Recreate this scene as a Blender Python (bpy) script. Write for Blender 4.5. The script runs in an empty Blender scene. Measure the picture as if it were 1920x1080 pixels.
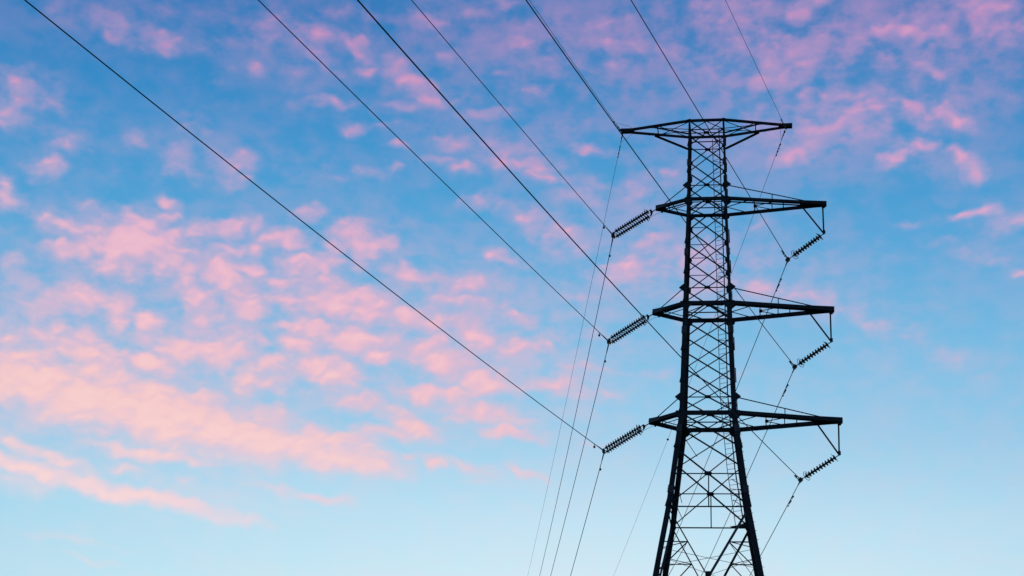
import bpy, bmesh, math, random
from mathutils import Vector, Matrix
random.seed(7)
scene = bpy.context.scene
col = scene.collection
R = math.radians

# ------------------------------------------------------------------ camera
cam_r, cam_u, cam_f = [Vector(v) for v in [[0.998916, -0.018345, 0.042784], [-0.046551, -0.393658, 0.918078], [0.0, 0.919074, 0.394085]]]
cd = bpy.data.cameras.new('camera')
cd.sensor_width = 36.0
cd.lens = 56.023
cd.clip_start = 0.1
cd.clip_end = 20000
camera = bpy.data.objects.new('camera', cd)
col.objects.link(camera)
camera.matrix_world = Matrix(((cam_r.x, cam_u.x, -cam_f.x, 0.0),
                              (cam_r.y, cam_u.y, -cam_f.y, 0.0),
                              (cam_r.z, cam_u.z, -cam_f.z, 1.6),
                              (0, 0, 0, 1)))
scene.camera = camera

# ------------------------------------------------------------------ exposure and render settings
scene.render.engine = 'CYCLES'
scene.view_settings.view_transform = 'Standard'
scene.view_settings.look = 'None'
scene.view_settings.exposure = 0.0
scene.view_settings.gamma = 1.0
scene.cycles.max_bounces = 3
scene.cycles.diffuse_bounces = 2
scene.cycles.use_adaptive_sampling = True
scene.cycles.adaptive_threshold = 0.01

# ------------------------------------------------------------------ sky: dusk sky with a deck of lit small clouds
SUN_EL, SUN_AZ = R(1.5), R(12)          # low sun far behind the tower
# clumps of cloud: azimuth, elevation, half length, half depth, tilt (degrees), thickness
PUFFS = [(-17.43,30.85,0.47,0.45,11.6,0.35),(-14.97,30.68,1.15,0.41,-8.8,0.5),(-13.55,30.47,0.55,0.37,9.4,0.55),(-14.29,31.36,1.37,0.36,9.9,0.25),(-12.0,30.71,0.79,0.37,8.6,0.3),
(-11.01,31.51,0.44,0.26,8.1,0.4),(-9.95,31.94,0.81,0.33,7.6,0.4),(-10.15,31.17,0.9,0.26,7.7,0.45),(-8.08,31.71,0.91,0.34,-2.6,0.6),(-7.77,30.8,0.78,0.29,-31.4,0.5),
(-10.12,30.14,0.32,0.34,7.6,0.4),(-10.91,30.03,0.59,0.22,8.0,0.25),(-11.83,29.52,0.59,0.37,8.4,0.25),(-18.14,28.12,1.13,0.58,1.7,0.5),(-18.3,28.0,0.37,0.27,11.7,0.3),
(-17.02,28.16,0.46,0.37,-28.8,0.2),(-18.56,27.2,0.62,0.43,11.6,0.6),(-16.55,26.58,0.73,0.33,-14.6,0.4),(-17.04,25.65,0.45,0.46,-30.0,0.5),(-13.9,27.13,0.66,0.37,9.2,0.4),
(-12.2,26.64,0.95,0.47,8.3,0.45),(-12.09,27.89,0.57,0.34,-20.8,0.5),(-10.44,26.51,0.68,0.56,7.4,0.55),(-9.95,27.24,0.97,0.47,7.3,0.2),(-7.36,27.06,1.18,0.76,6.0,0.2),
(-8.63,30.33,1.21,1.12,6.8,0.25),(-8.58,29.02,0.4,0.19,6.7,0.3),(-11.52,28.72,0.49,0.22,8.2,0.2),(-18.27,24.67,0.39,0.36,11.0,0.5),(-18.15,24.23,0.5,0.36,-14.9,0.65),
(-16.16,23.71,0.72,0.33,-8.7,0.7),(-15.2,24.57,0.92,0.37,9.5,0.3),(-13.64,23.5,1.21,0.78,3.5,1.15),(-13.42,24.57,0.71,0.3,8.6,0.4),(-15.65,22.86,0.86,0.28,-0.9,0.8),
(-15.08,22.71,0.36,0.22,9.1,0.5),(-17.52,22.21,0.44,0.33,10.1,0.35),(-17.14,21.53,0.61,0.22,9.7,0.25),(-12.55,25.08,0.41,0.19,-11.7,0.6),(-12.49,24.62,0.34,0.19,8.2,0.6),
(-10.76,24.47,0.99,0.32,7.4,0.75),(-9.46,24.54,0.23,0.28,6.8,0.6),(-10.57,23.74,0.66,0.19,7.2,0.6),(-11.67,23.5,0.56,0.23,7.6,0.5),(-8.44,24.33,0.67,0.27,6.3,0.85),
(-9.35,23.89,0.29,0.19,6.7,0.6),(-7.57,25.32,0.43,0.21,6.0,0.7),(-6.53,24.67,0.29,0.23,5.5,0.8),(-7.39,23.53,0.96,0.32,5.8,0.85),(-11.78,22.92,0.74,0.28,7.6,0.75),
(-10.47,22.93,0.79,0.41,-23.1,0.95),(-9.55,23.16,0.53,0.25,6.7,0.85),(-11.11,22.06,0.63,0.34,-23.2,0.8),(-9.4,21.92,0.68,0.38,-13.7,0.9),(-8.36,22.76,0.57,0.23,6.1,0.7),
(-6.95,23.0,0.76,0.25,5.5,0.7),(-8.02,22.22,0.66,0.21,5.9,0.6),(-6.39,22.19,1.14,0.46,5.2,0.95),(-14.87,21.34,0.86,0.41,8.7,0.75),(-15.08,20.93,0.53,0.26,8.7,0.3),
(-13.91,21.01,0.44,0.44,-32.7,0.7),(-13.42,21.37,0.18,0.15,8.1,0.5),(-16.64,20.68,0.61,0.28,9.3,0.5),(-11.5,21.53,0.22,0.23,7.3,0.5),(-10.74,21.34,0.55,0.24,6.9,0.6),
(-15.76,20.17,0.39,0.24,8.8,0.7),(-12.7,20.81,0.47,0.22,-12.9,0.9),(-11.32,20.13,1.1,0.49,-3.3,0.8),(-10.16,19.99,0.84,0.4,6.5,0.95),(-9.91,20.68,0.74,0.3,6.5,0.7),
(-8.1,21.22,0.6,0.21,5.8,0.7),(-7.65,20.54,0.52,0.32,-9.6,0.9),(-8.69,20.63,0.19,0.23,6.0,0.6),(-6.78,21.29,0.91,0.29,5.3,0.85),(-6.08,20.88,0.57,0.27,5.0,0.7),
(-12.7,19.49,0.83,0.32,7.4,0.9),(-14.95,19.55,1.07,0.44,-12.5,0.9),(-14.33,18.98,0.53,0.37,8.0,0.8),(-16.8,18.43,1.55,0.65,-1.8,1.0),(-8.69,19.77,0.65,0.28,5.9,0.8),
(-6.65,19.87,0.93,0.36,5.1,0.85),(-8.45,19.23,1.11,0.34,5.8,0.7),(-16.98,19.52,0.86,0.37,9.2,0.5),(-16.43,18.34,2.24,0.58,0.2,1.15),(-14.27,17.97,2.11,0.7,-4.9,1.15),
(-12.09,17.69,2.14,0.78,-5.6,1.2),(-10.09,17.5,1.81,0.74,-9.4,1.15),(-8.61,17.28,1.46,0.67,-9.9,1.15),(-7.12,17.04,1.65,0.49,-10.4,1.1),(-5.44,16.8,1.47,0.36,-7.9,1.0),
(-8.71,18.25,0.66,0.21,5.7,0.7),(-13.89,19.05,2.49,0.55,-0.5,0.7),(-15.39,17.26,0.55,0.18,8.0,0.5),(-13.74,16.74,0.73,0.2,-3.3,0.65),(-12.26,16.29,1.27,0.18,0.4,0.9),
(-11.01,16.19,0.89,0.15,-4.2,0.8),(-15.86,15.85,1.46,0.2,-13.4,0.8),(-14.71,15.67,0.87,0.16,-18.9,0.6),(-15.76,15.18,2.05,0.23,-7.3,1.0),(-13.3,14.89,2.26,0.24,-8.1,1.0),
(-10.99,14.61,2.03,0.22,-6.6,0.85),(-16.03,14.78,1.01,0.32,-3.2,0.5),(-12.89,15.73,0.61,0.11,1.5,0.5),(-7.88,15.51,1.26,0.13,-5.3,0.4),(-6.04,15.25,0.76,0.15,-3.8,0.7),
(-9.22,16.22,0.45,0.09,5.6,0.3),(-9.57,16.13,0.54,0.11,14.1,0.4),(-10.83,15.5,0.53,0.11,6.0,0.3),(-14.25,13.09,1.44,0.14,-4.1,0.35),(-12.7,12.99,0.86,0.11,-8.7,0.25),
(-13.48,12.45,1.06,0.12,-8.6,0.35),(-10.87,12.21,0.69,0.09,5.4,0.2),(-5.75,24.6,0.85,0.4,0.2,1.05),(-7.58,25.42,0.39,0.21,6.0,0.7),(-6.19,22.5,1.18,0.42,0.2,0.95),
(-3.9,23.45,0.81,0.25,-5.6,0.75),(-4.9,22.19,0.8,0.42,-10.4,0.85),(-5.47,23.61,0.48,0.23,4.9,0.4),(-1.55,23.17,0.85,0.35,-1.7,0.75),(-1.91,22.69,0.97,0.21,3.4,0.6),
(-0.55,22.61,0.58,0.21,-17.0,0.5),(-5.48,20.99,1.06,0.38,4.8,0.95),(-6.78,21.29,0.75,0.23,5.3,0.5),(-4.53,20.43,0.57,0.29,4.4,0.85),(-3.13,20.82,0.68,0.31,13.9,0.9),
(-3.45,21.85,0.88,0.34,-11.0,0.85),(-1.46,21.6,0.69,0.25,-16.8,0.8),(-0.83,21.25,0.61,0.33,-17.1,0.85),(-2.15,20.35,0.99,0.34,-1.6,0.95),(-0.98,19.86,0.95,0.32,3.0,0.95),
(-6.24,19.53,0.93,0.34,-0.1,0.9),(0.44,22.08,0.67,0.23,-17.5,0.55),(0.48,21.22,0.69,0.33,2.5,0.65),(1.44,21.06,0.38,0.23,2.1,0.4),(-1.34,26.21,0.71,0.27,3.1,0.5),
(-0.65,24.46,0.39,0.19,-6.9,0.6),(-0.14,24.2,0.7,0.17,-17.0,0.55),(1.22,25.37,1.18,0.42,-22.3,0.6),(1.88,25.01,0.79,0.38,1.7,0.4),(4.25,24.1,1.16,0.54,10.6,0.6),
(5.02,25.07,0.98,0.31,10.1,0.4),(2.62,26.56,0.99,0.27,1.3,0.4),(2.92,22.93,0.77,0.19,1.4,0.4),(2.38,21.57,0.96,0.21,1.7,0.4),(2.6,20.43,0.76,0.17,1.7,0.45),
(-4.92,18.72,1.03,0.32,-5.8,0.7),(-3.19,18.05,0.75,0.26,-26.7,0.8),(-4.23,17.75,0.93,0.21,4.1,0.7),(-2.28,19.35,1.13,0.23,3.5,0.9),(-0.73,18.67,1.16,0.32,-7.2,0.75),
(-1.66,18.49,0.47,0.17,3.3,0.6),(0.14,17.99,0.84,0.17,-5.5,0.85),(0.9,17.85,0.47,0.17,-18.0,0.7),(-6.71,17.55,0.59,0.23,5.0,0.9),(-5.67,17.33,0.92,0.25,4.6,0.9),
(-5.1,17.06,0.66,0.25,4.4,0.8),(-6.55,16.84,0.92,0.23,-5.5,0.9),(-4.51,16.67,0.74,0.19,4.1,0.7),(-3.34,16.99,0.22,0.13,3.8,0.6),(-2.53,16.86,0.39,0.19,-22.0,0.8),
(-1.38,16.77,1.11,0.21,-12.2,0.5),(-0.98,16.28,0.55,0.17,3.0,0.4),(0.85,16.65,0.78,0.15,-12.9,0.55),(1.29,19.81,1.17,0.32,2.2,0.65),(2.81,19.48,0.94,0.19,1.6,0.4),
(3.14,17.67,0.37,0.09,1.6,0.45),(-8.08,31.71,0.82,0.24,6.6,0.3),(-6.36,31.33,0.92,0.25,-26.9,0.65),(-5.72,30.64,0.51,0.19,5.3,0.5),(-4.32,30.44,0.96,0.31,-28.2,0.8),
(-3.6,29.87,0.6,0.21,-23.9,0.65),(-7.2,29.26,0.8,0.17,6.0,0.6),(-4.39,29.49,0.51,0.15,4.6,0.6),(-3.82,32.49,0.62,0.41,4.3,0.5),(-2.27,32.82,0.56,0.22,3.5,0.4),
(-0.84,33.32,0.42,0.15,2.7,0.55),(-0.03,32.06,0.62,0.24,2.4,0.5),(-2.89,31.34,0.41,0.19,3.9,0.45),(-1.32,29.32,0.81,0.17,3.1,0.6),(0.36,30.39,0.62,0.19,2.2,0.5),
(-2.37,29.83,0.51,0.13,3.6,0.4),(-2.06,28.23,0.93,0.21,-2.2,0.65),(-0.61,28.2,0.85,0.21,-6.7,0.7),(-3.03,27.63,0.6,0.13,3.9,0.55),(-2.01,27.41,0.5,0.21,3.4,0.5),
(-0.02,27.67,1.0,0.21,-7.0,0.65),(1.11,27.24,0.64,0.21,-12.3,0.7),(-4.66,27.95,0.3,0.13,4.7,0.6),(-4.6,27.23,0.24,0.13,4.7,0.5),(-5.76,26.84,0.79,0.27,5.2,0.4),
(1.61,32.68,1.04,0.45,1.5,0.35),(3.07,32.71,1.04,0.34,0.7,0.4),(3.5,31.97,0.93,0.3,0.5,0.5),(0.41,31.42,0.83,0.26,2.2,0.35),(2.58,28.23,0.64,0.19,-3.5,0.65),
(3.72,31.31,0.45,0.17,0.5,0.45),(1.54,29.01,1.22,0.34,1.7,0.3),(4.33,31.79,0.45,0.22,0.1,0.5),(-6.12,28.52,0.6,0.17,5.5,0.45),(-6.74,32.6,1.03,0.26,5.9,0.3),
(-5.13,28.71,0.8,0.17,5.0,0.3),(-1.0,30.8,0.62,0.17,2.9,0.3),(8.04,33.13,1.24,0.44,-1.9,0.55),(8.63,31.9,1.25,0.41,11.7,0.45),(10.8,33.09,1.03,0.25,19.6,0.6),
(7.21,31.67,0.61,0.17,-1.4,0.4),(9.62,30.75,1.7,0.49,4.9,0.5),(13.47,32.17,0.71,0.26,-13.9,0.6),(14.78,32.05,1.21,0.36,-10.1,0.8),(17.41,32.55,1.0,0.36,-14.4,0.9),
(18.19,31.77,0.37,0.62,11.9,0.6),(15.37,30.57,0.5,0.18,-24.4,0.65),(15.96,31.48,0.58,0.25,-6.0,0.4),(12.56,29.9,1.95,0.26,-8.6,0.55),(14.48,29.61,1.34,0.26,-16.3,0.6),
(15.97,29.07,0.68,0.24,-36.4,0.85),(11.92,28.95,1.74,0.37,8.1,0.65),(10.53,28.09,0.77,0.3,24.6,0.85),(12.91,29.26,1.16,0.17,7.5,0.6),(14.08,27.82,0.6,0.24,23.3,0.85),
(14.8,28.14,0.6,0.17,-4.7,0.9),(16.14,27.71,0.56,0.2,-29.8,0.75),(16.77,26.97,0.29,0.4,14.6,0.85),(11.7,28.31,1.16,0.26,11.3,0.5),(9.39,29.73,1.19,0.26,-2.3,0.35),
(14.15,25.32,0.32,0.13,4.2,0.5),(16.53,25.5,0.95,0.15,3.1,0.55),(17.86,25.21,0.75,0.27,14.9,0.55),(15.64,24.7,0.58,0.18,10.8,0.3),(16.85,23.86,0.9,0.26,-20.1,0.35),
(17.97,23.44,0.26,0.16,-5.1,0.5),(9.05,23.33,1.7,0.32,-6.2,0.48),(8.69,24.09,0.8,0.21,-1.2,0.45),(12.01,22.33,1.66,0.34,-24.6,0.33),(10.74,23.0,0.94,0.25,-11.9,0.45),
(13.99,21.55,1.27,0.37,-28.7,0.26),(15.36,20.64,1.42,0.37,-29.3,0.22),(8.71,25.51,0.58,0.17,13.4,0.35),(6.77,24.5,0.87,0.5,-0.4,0.5),(5.41,24.02,0.77,0.27,0.3,0.4),
(6.95,23.26,0.96,0.19,-0.3,0.4),(12.92,29.35,3.29,0.82,3.7,0.42),(10.83,28.51,1.35,0.65,26.3,0.5),(9.25,32.16,3.85,1.11,2.1,0.4),(14.42,31.72,2.15,0.91,-9.8,0.38),
(17.57,32.21,1.72,0.71,-14.5,0.5),(2.03,32.41,3.33,1.12,1.3,0.28),(4.6,26.97,1.19,0.34,0.4,0.4),(5.59,27.35,0.6,0.19,-0.1,0.4),(4.68,20.29,0.98,0.13,0.9,0.35),
(3.41,26.96,0.8,0.19,0.9,0.45),(7.14,22.21,1.14,0.27,-0.3,0.25),(8.25,20.3,0.56,0.15,-0.4,0.2),(17.71,31.65,0.95,0.54,-6.9,0.3)]
VEILS = [(-13.35,31.71,5.53,1.1,9.4,0.32),(-7.07,31.82,4.1,1.49,6.1,0.38),(-1.71,32.26,5.41,2.06,3.2,0.42),(3.5,31.87,5.17,2.43,0.5,0.45),(9.65,31.77,5.25,2.04,-2.6,0.62),
(11.75,29.43,4.48,1.4,4.2,0.55),(15.01,31.76,3.51,1.63,-12.9,0.5),(15.11,27.7,2.07,0.83,-14.6,0.3),(-4.63,29.98,2.4,1.34,-23.4,0.35),(0.57,28.02,3.42,1.14,-7.3,0.4),
(4.61,26.4,3.16,1.72,0.4,0.35),(5.61,24.12,3.48,1.34,0.2,0.42),(-11.25,26.78,3.27,1.12,7.9,0.28),(-17.0,26.96,2.01,1.1,-9.2,0.25),(-10.51,24.03,3.59,1.13,7.2,0.3),
(-6.11,22.22,4.38,2.1,5.1,0.5),(-11.81,21.02,4.39,1.88,7.3,0.5),(-15.54,20.49,3.36,1.57,8.8,0.7),(-1.64,21.4,4.21,2.11,3.3,0.5),(-0.97,19.71,4.16,1.34,-2.0,0.35),
(-5.06,18.86,3.17,1.33,-0.6,0.35),(-15.83,16.73,2.57,0.73,-2.6,0.45),(-13.4,15.58,4.18,0.82,-5.8,0.35),(-12.78,17.51,4.08,0.92,-5.5,0.5),(2.65,25.6,2.56,1.15,1.3,0.3),
(10.02,24.06,2.84,1.13,-6.7,0.28),(13.09,21.69,3.1,0.84,-25.1,0.28),(-4.47,16.06,4.77,0.75,-6.2,0.12),(1.94,17.36,2.79,0.95,2.1,0.15),(-17.67,22.55,1.05,1.1,10.2,0.3),
(-8.08,26.41,2.34,0.95,6.3,0.15),(-16.73,24.4,1.08,0.55,10.2,0.12),(8.95,27.87,1.96,1.13,-1.8,0.25),(16.92,24.78,1.62,0.92,-5.0,0.2)]

def lin(r, g, b):
    f = lambda c: (c / 255 / 12.92) if c / 255 <= .04045 else ((c / 255 + .055) / 1.055) ** 2.4
    return (f(r), f(g), f(b), 1.0)

world = bpy.data.worlds.new('World')
scene.world = world
world.use_nodes = True
nt = world.node_tree
nt.nodes.clear()
N, L = nt.nodes, nt.links

def node(t, **kw):
    n = N.new(t)
    for k, v in kw.items():
        setattr(n, k, v)
    return n

def put(sock, v):
    if hasattr(v, 'is_output'):
        L.new(v, sock)
    else:
        sock.default_value = v

def math_(op, a, b=0.0, c=None, clamp=False):
    n = node('ShaderNodeMath', operation=op, use_clamp=clamp)
    put(n.inputs[0], a)
    put(n.inputs[1], b)
    if c is not None:
        put(n.inputs[2], c)
    return n.outputs[0]

def vmath(op, a, b=None, scale=None):
    n = node('ShaderNodeVectorMath', operation=op)
    put(n.inputs[0], a)
    if b is not None:
        put(n.inputs[1], b)
    if scale is not None:
        put(n.inputs['Scale'], scale)
    return n.outputs['Value' if op in ('LENGTH', 'DOT_PRODUCT') else 'Vector']

def smooth(v, a, b, lo=0.0, hi=1.0):
    n = node('ShaderNodeMapRange', interpolation_type='SMOOTHSTEP')
    put(n.inputs['Value'], v)
    n.inputs['From Min'].default_value = a
    n.inputs['From Max'].default_value = b
    n.inputs['To Min'].default_value = lo
    n.inputs['To Max'].default_value = hi
    return n.outputs['Result']

def ramp(v, stops):
    n = node('ShaderNodeValToRGB')
    put(n.inputs['Fac'], v)
    e = n.color_ramp.elements
    e[0].position, e[0].color = stops[0][0], lin(*stops[0][1])
    e[1].position, e[1].color = stops[-1][0], lin(*stops[-1][1])
    for p, c in stops[1:-1]:
        x = e.new(p)
        x.color = lin(*c)
    return n.outputs['Color']

def mix(f, a, b):
    n = node('ShaderNodeMix', data_type='RGBA')
    put(n.inputs['Factor'], f)
    put(n.inputs[6], a)
    put(n.inputs[7], b)
    return n.outputs[2]

def noise(vec, scale, detail=2.0, rough=0.5, dist=0.0, dim='3D'):
    n = node('ShaderNodeTexNoise', noise_dimensions=dim)
    put(n.inputs['Vector'], vec)
    n.inputs['Scale'].default_value = scale
    n.inputs['Detail'].default_value = detail
    n.inputs['Roughness'].default_value = rough
    n.inputs['Distortion'].default_value = dist
    return n

tc = node('ShaderNodeTexCoord')
sep = node('ShaderNodeSeparateXYZ')
L.new(tc.outputs['Generated'], sep.inputs[0])
DEG = 180 / math.pi
el = math_('MULTIPLY', math_('ARCSINE', sep.outputs['Z']), DEG)
az = math_('MULTIPLY', math_('ARCTAN2', sep.outputs['X'], sep.outputs['Y']), DEG * .93)
cmb = node('ShaderNodeCombineXYZ')
L.new(az, cmb.inputs[0])
L.new(el, cmb.inputs[1])
uv = cmb.outputs[0]

# gentle drift of the outlines
w1 = noise(uv, 0.45, 1.0, 0.5, dim='2D').outputs['Color']
w2 = noise(uv, 1.5, 1.0, 0.4, dim='2D').outputs['Color']
wuv0 = vmath('ADD', vmath('ADD', uv, vmath('SCALE', vmath('SUBTRACT', w1, (.5, .5, .5)), scale=.5)),
             vmath('SCALE', vmath('SUBTRACT', w2, (.5, .5, .5)), scale=.4))
wuv = vmath('MULTIPLY', wuv0, (1, 1, 0))

def clumps(items, grow):
    acc = 0.0
    for (a, e, rx, ry, rot, s) in items:
        m = node('ShaderNodeMapping', vector_type='TEXTURE')
        L.new(wuv, m.inputs['Vector'])
        m.inputs['Location'].default_value = (a, e, 0)
        m.inputs['Rotation'].default_value = (0, 0, R(rot))
        m.inputs['Scale'].default_value = (rx * grow, ry * grow, 1)
        g = node('ShaderNodeTexGradient', gradient_type='SPHERICAL')
        L.new(m.outputs[0], g.inputs[0])
        v = math_('MULTIPLY', g.outputs['Fac'], s)
        acc = math_('SMOOTH_MAX', acc, v, .12)
    return acc

puff = clumps(PUFFS, 2.25)
veil = clumps(VEILS, 2.4)

# the rest of the deck, beyond the photographed part of the sky
wide = noise(vmath('MULTIPLY', uv, (.16, .3, 0)), 1.0, 5.0, .6, dim='2D').outputs['Fac']
outside = math_('MAXIMUM', smooth(math_('ABSOLUTE', az), 19.5, 25), smooth(el, 35, 39))
outside = math_('MULTIPLY', outside, smooth(el, 8, 24))
far_deck = math_('MULTIPLY', smooth(wide, .42, .7), outside)

def billow(off):
    v = node('ShaderNodeTexVoronoi', voronoi_dimensions='2D', feature='SMOOTH_F1')
    put(v.inputs['Vector'], vmath('ADD', vmath('MULTIPLY', wuv, (.8, 1.15, 0)), off))
    v.inputs['Scale'].default_value = 1.05
    v.inputs['Smoothness'].default_value = .55
    v.inputs['Detail'].default_value = 1.0
    v.inputs['Roughness'].default_value = .45
    return math_('SUBTRACT', .62, v.outputs['Distance'])            # about 0 on average, rounded lumps

bil = billow((0, 0, 0))
bil2 = billow((-.05, .13, 0))
fine = noise(vmath('MULTIPLY', uv, (.8, 1.25, 0)), 1.3, 4.0, .5, dim='2D').outputs['Fac']
wisp = noise(vmath('MULTIPLY', uv, (.8, 1.3, 0)), 3.5, 3.0, .55, dim='2D').outputs['Fac']
soft = noise(vmath('MULTIPLY', uv, (.5, .9, 0)), .5, 2.0, .5, dim='2D').outputs['Fac']
lump = math_('ADD', math_('MULTIPLY', bil, .38), math_('MULTIPLY_ADD', fine, .36, math_('MULTIPLY_ADD', wisp, .2, -.22)))
lowdeck = smooth(el, 15.0, 20.5, .4, 1.0)                                  # long smooth bars low down
dens = math_('ADD', puff, math_('MULTIPLY', math_('MULTIPLY', lump, lowdeck), smooth(puff, .0, .35)))
body = smooth(dens, 0.06, 0.78)
relief = math_('MULTIPLY', math_('SUBTRACT', bil, bil2), 1.3)                 # lit upper rims, dull undersides
core = smooth(math_('ADD', dens, relief), 0.32, 1.12)
vt = math_('ADD', math_('MULTIPLY', bil, .7), math_('MULTIPLY_ADD', fine, 1.7, math_('MULTIPLY_ADD', wisp, .5, math_('MULTIPLY_ADD', soft, 1.8, -.95))))
thin = math_('MULTIPLY', veil, math_('MAXIMUM', vt, .3), clamp=True)
mott = smooth(vt, .4, 1.4)

side = smooth(az, -18.0, 16.0)
t_el = math_('DIVIDE', el, 60.0, clamp=True)
sky_col = ramp(t_el, [(0.0, (214, 236, 244)), (11.8 / 60, (208, 238, 249)), (15 / 60, (186, 227, 246)), (18 / 60, (152, 208, 238)),
                      (21.5 / 60, (116, 190, 230)), (25 / 60, (80, 168, 219)), (28.5 / 60, (54, 148, 207)),
                      (32.5 / 60, (34, 124, 190)), (1.0, (24, 80, 140))])
cloud_lo = ramp(t_el, [(0.0, (225, 220, 235)), (14 / 60, (222, 214, 230)), (18 / 60, (202, 190, 222)), (22 / 60, (176, 176, 216)),
                       (27 / 60, (134, 162, 212)), (32 / 60, (126, 142, 200)), (1.0, (70, 90, 150))])
cloud_hi = ramp(t_el, [(0.0, (255, 222, 216)), (14 / 60, (252, 218, 220)), (18 / 60, (255, 203, 200)), (21 / 60, (250, 194, 204)),
                       (24 / 60, (242, 184, 205)), (28 / 60, (214, 158, 196)), (32 / 60, (196, 142, 190)), (1.0, (120, 96, 150))])
edge = math_('POWER', math_('DIVIDE', math_('ABSOLUTE', math_('SUBTRACT', az, 3.0)), 21.0, clamp=True), 1.6)
vn = node('ShaderNodeMix', data_type='RGBA', blend_type='MULTIPLY')
put(vn.inputs['Factor'], math_('MULTIPLY', edge, .85))
put(vn.inputs[6], sky_col)
vn.inputs[7].default_value = (.62, .84, .92, 1)
sky_col = vn.outputs[2]
# warmer and brighter towards the low left, where the last sunlight strikes the deck
c_hi = mix(math_('MULTIPLY', side, .35), cloud_hi, lin(214, 160, 208))
pinkness = math_('MULTIPLY', mott, math_('MULTIPLY_ADD', side, .25, .38))
c1 = mix(math_('MULTIPLY', thin, .85, clamp=True), sky_col, mix(pinkness, cloud_lo, c_hi))
glow = mix(.28, c_hi, ramp(t_el, [(0.0, (255, 228, 218)), (20 / 60, (255, 220, 208)), (26 / 60, (250, 190, 196)), (1.0, (230, 160, 190))]))
cl = mix(core, mix(.42, cloud_lo, c_hi), mix(smooth(math_('ADD', dens, relief), .85, 1.35), c_hi, glow))
c2 = mix(math_('MULTIPLY', body, .9), c1, cl)
c3 = mix(math_('MULTIPLY', far_deck, .7), c2, mix(.5, cloud_lo, c_hi))

sky = node('ShaderNodeTexSky', sky_type='NISHITA', sun_disc=False)
sky.sun_elevation = SUN_EL
sky.sun_rotation = SUN_AZ
bg1 = node('ShaderNodeBackground')
bg1.inputs['Strength'].default_value = 0.01
L.new(sky.outputs[0], bg1.inputs['Color'])
bg2 = node('ShaderNodeBackground')
bg2.inputs['Strength'].default_value = 0.97
L.new(c3, bg2.inputs['Color'])
add = node('ShaderNodeAddShader')
L.new(bg1.outputs[0], add.inputs[0])
L.new(bg2.outputs[0], add.inputs[1])
wo = node('ShaderNodeOutputWorld')
L.new(add.outputs[0], wo.inputs['Surface'])
world.cycles.sampling_method = 'MANUAL'
world.cycles.sample_map_resolution = 256

sd = bpy.data.lights.new('sun', 'SUN')
sd.energy = 0.25
sd.angle = R(0.5)
sd.color = (1.0, .78, .66)
sun = bpy.data.objects.new('sun', sd)
col.objects.link(sun)
sdir = Vector((math.sin(SUN_AZ) * math.cos(SUN_EL), math.cos(SUN_AZ) * math.cos(SUN_EL), math.sin(SUN_EL)))
sun.rotation_euler = sdir.to_track_quat('Z', 'Y').to_euler()

# ------------------------------------------------------------------ materials
def material(name, base, rough, metal=0.0, spec=0.3, var=0.35, scale=3.0, base2=None):
    m = bpy.data.materials.new(name)
    m.use_nodes = True
    t = m.node_tree
    b = t.nodes['Principled BSDF']
    tcn = t.nodes.new('ShaderNodeTexCoord')
    nz = t.nodes.new('ShaderNodeTexNoise')
    nz.inputs['Scale'].default_value = scale
    nz.inputs['Detail'].default_value = 6
    nz.inputs['Roughness'].default_value = .65
    t.links.new(tcn.outputs['Object'], nz.inputs['Vector'])
    r = t.nodes.new('ShaderNodeValToRGB')
    lo = [c * (1 - var) for c in base]
    hi = list(base2) if base2 else [c * (1 + var) for c in base]
    r.color_ramp.elements[0].position = .3
    r.color_ramp.elements[0].color = (*lo, 1)
    r.color_ramp.elements[1].position = .72
    r.color_ramp.elements[1].color = (*hi, 1)
    t.links.new(nz.outputs['Fac'], r.inputs['Fac'])
    t.links.new(r.outputs['Color'], b.inputs['Base Color'])
    b.inputs['Roughness'].default_value = rough
    b.inputs['Metallic'].default_value = metal
    b.inputs['Specular IOR Level'].default_value = spec
    return m

STEEL = material('dark weathered steel', (.009, .014, .021), .75, 0, .12)
STEEL2 = material('dark weathered steel angle', (.018, .024, .036), .6, 0, .25)
WIRE = material('dulled conductor strand', (.014, .018, .026), .8, 0, .1, scale=8)
GLAZE = material('dark glazed disc', (.014, .024, .032), .35, 0, .3)
FITTING = material('galvanised fitting', (.016, .022, .030), .6, 0, .2)
CONCRETE = material('footing concrete', (.30, .29, .27), .9, 0, .3, var=.25)
GRASS = material('dry meadow', (.035, .05, .02), .95, 0, .1, var=.4, scale=.25, base2=(.09, .085, .04))

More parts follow.
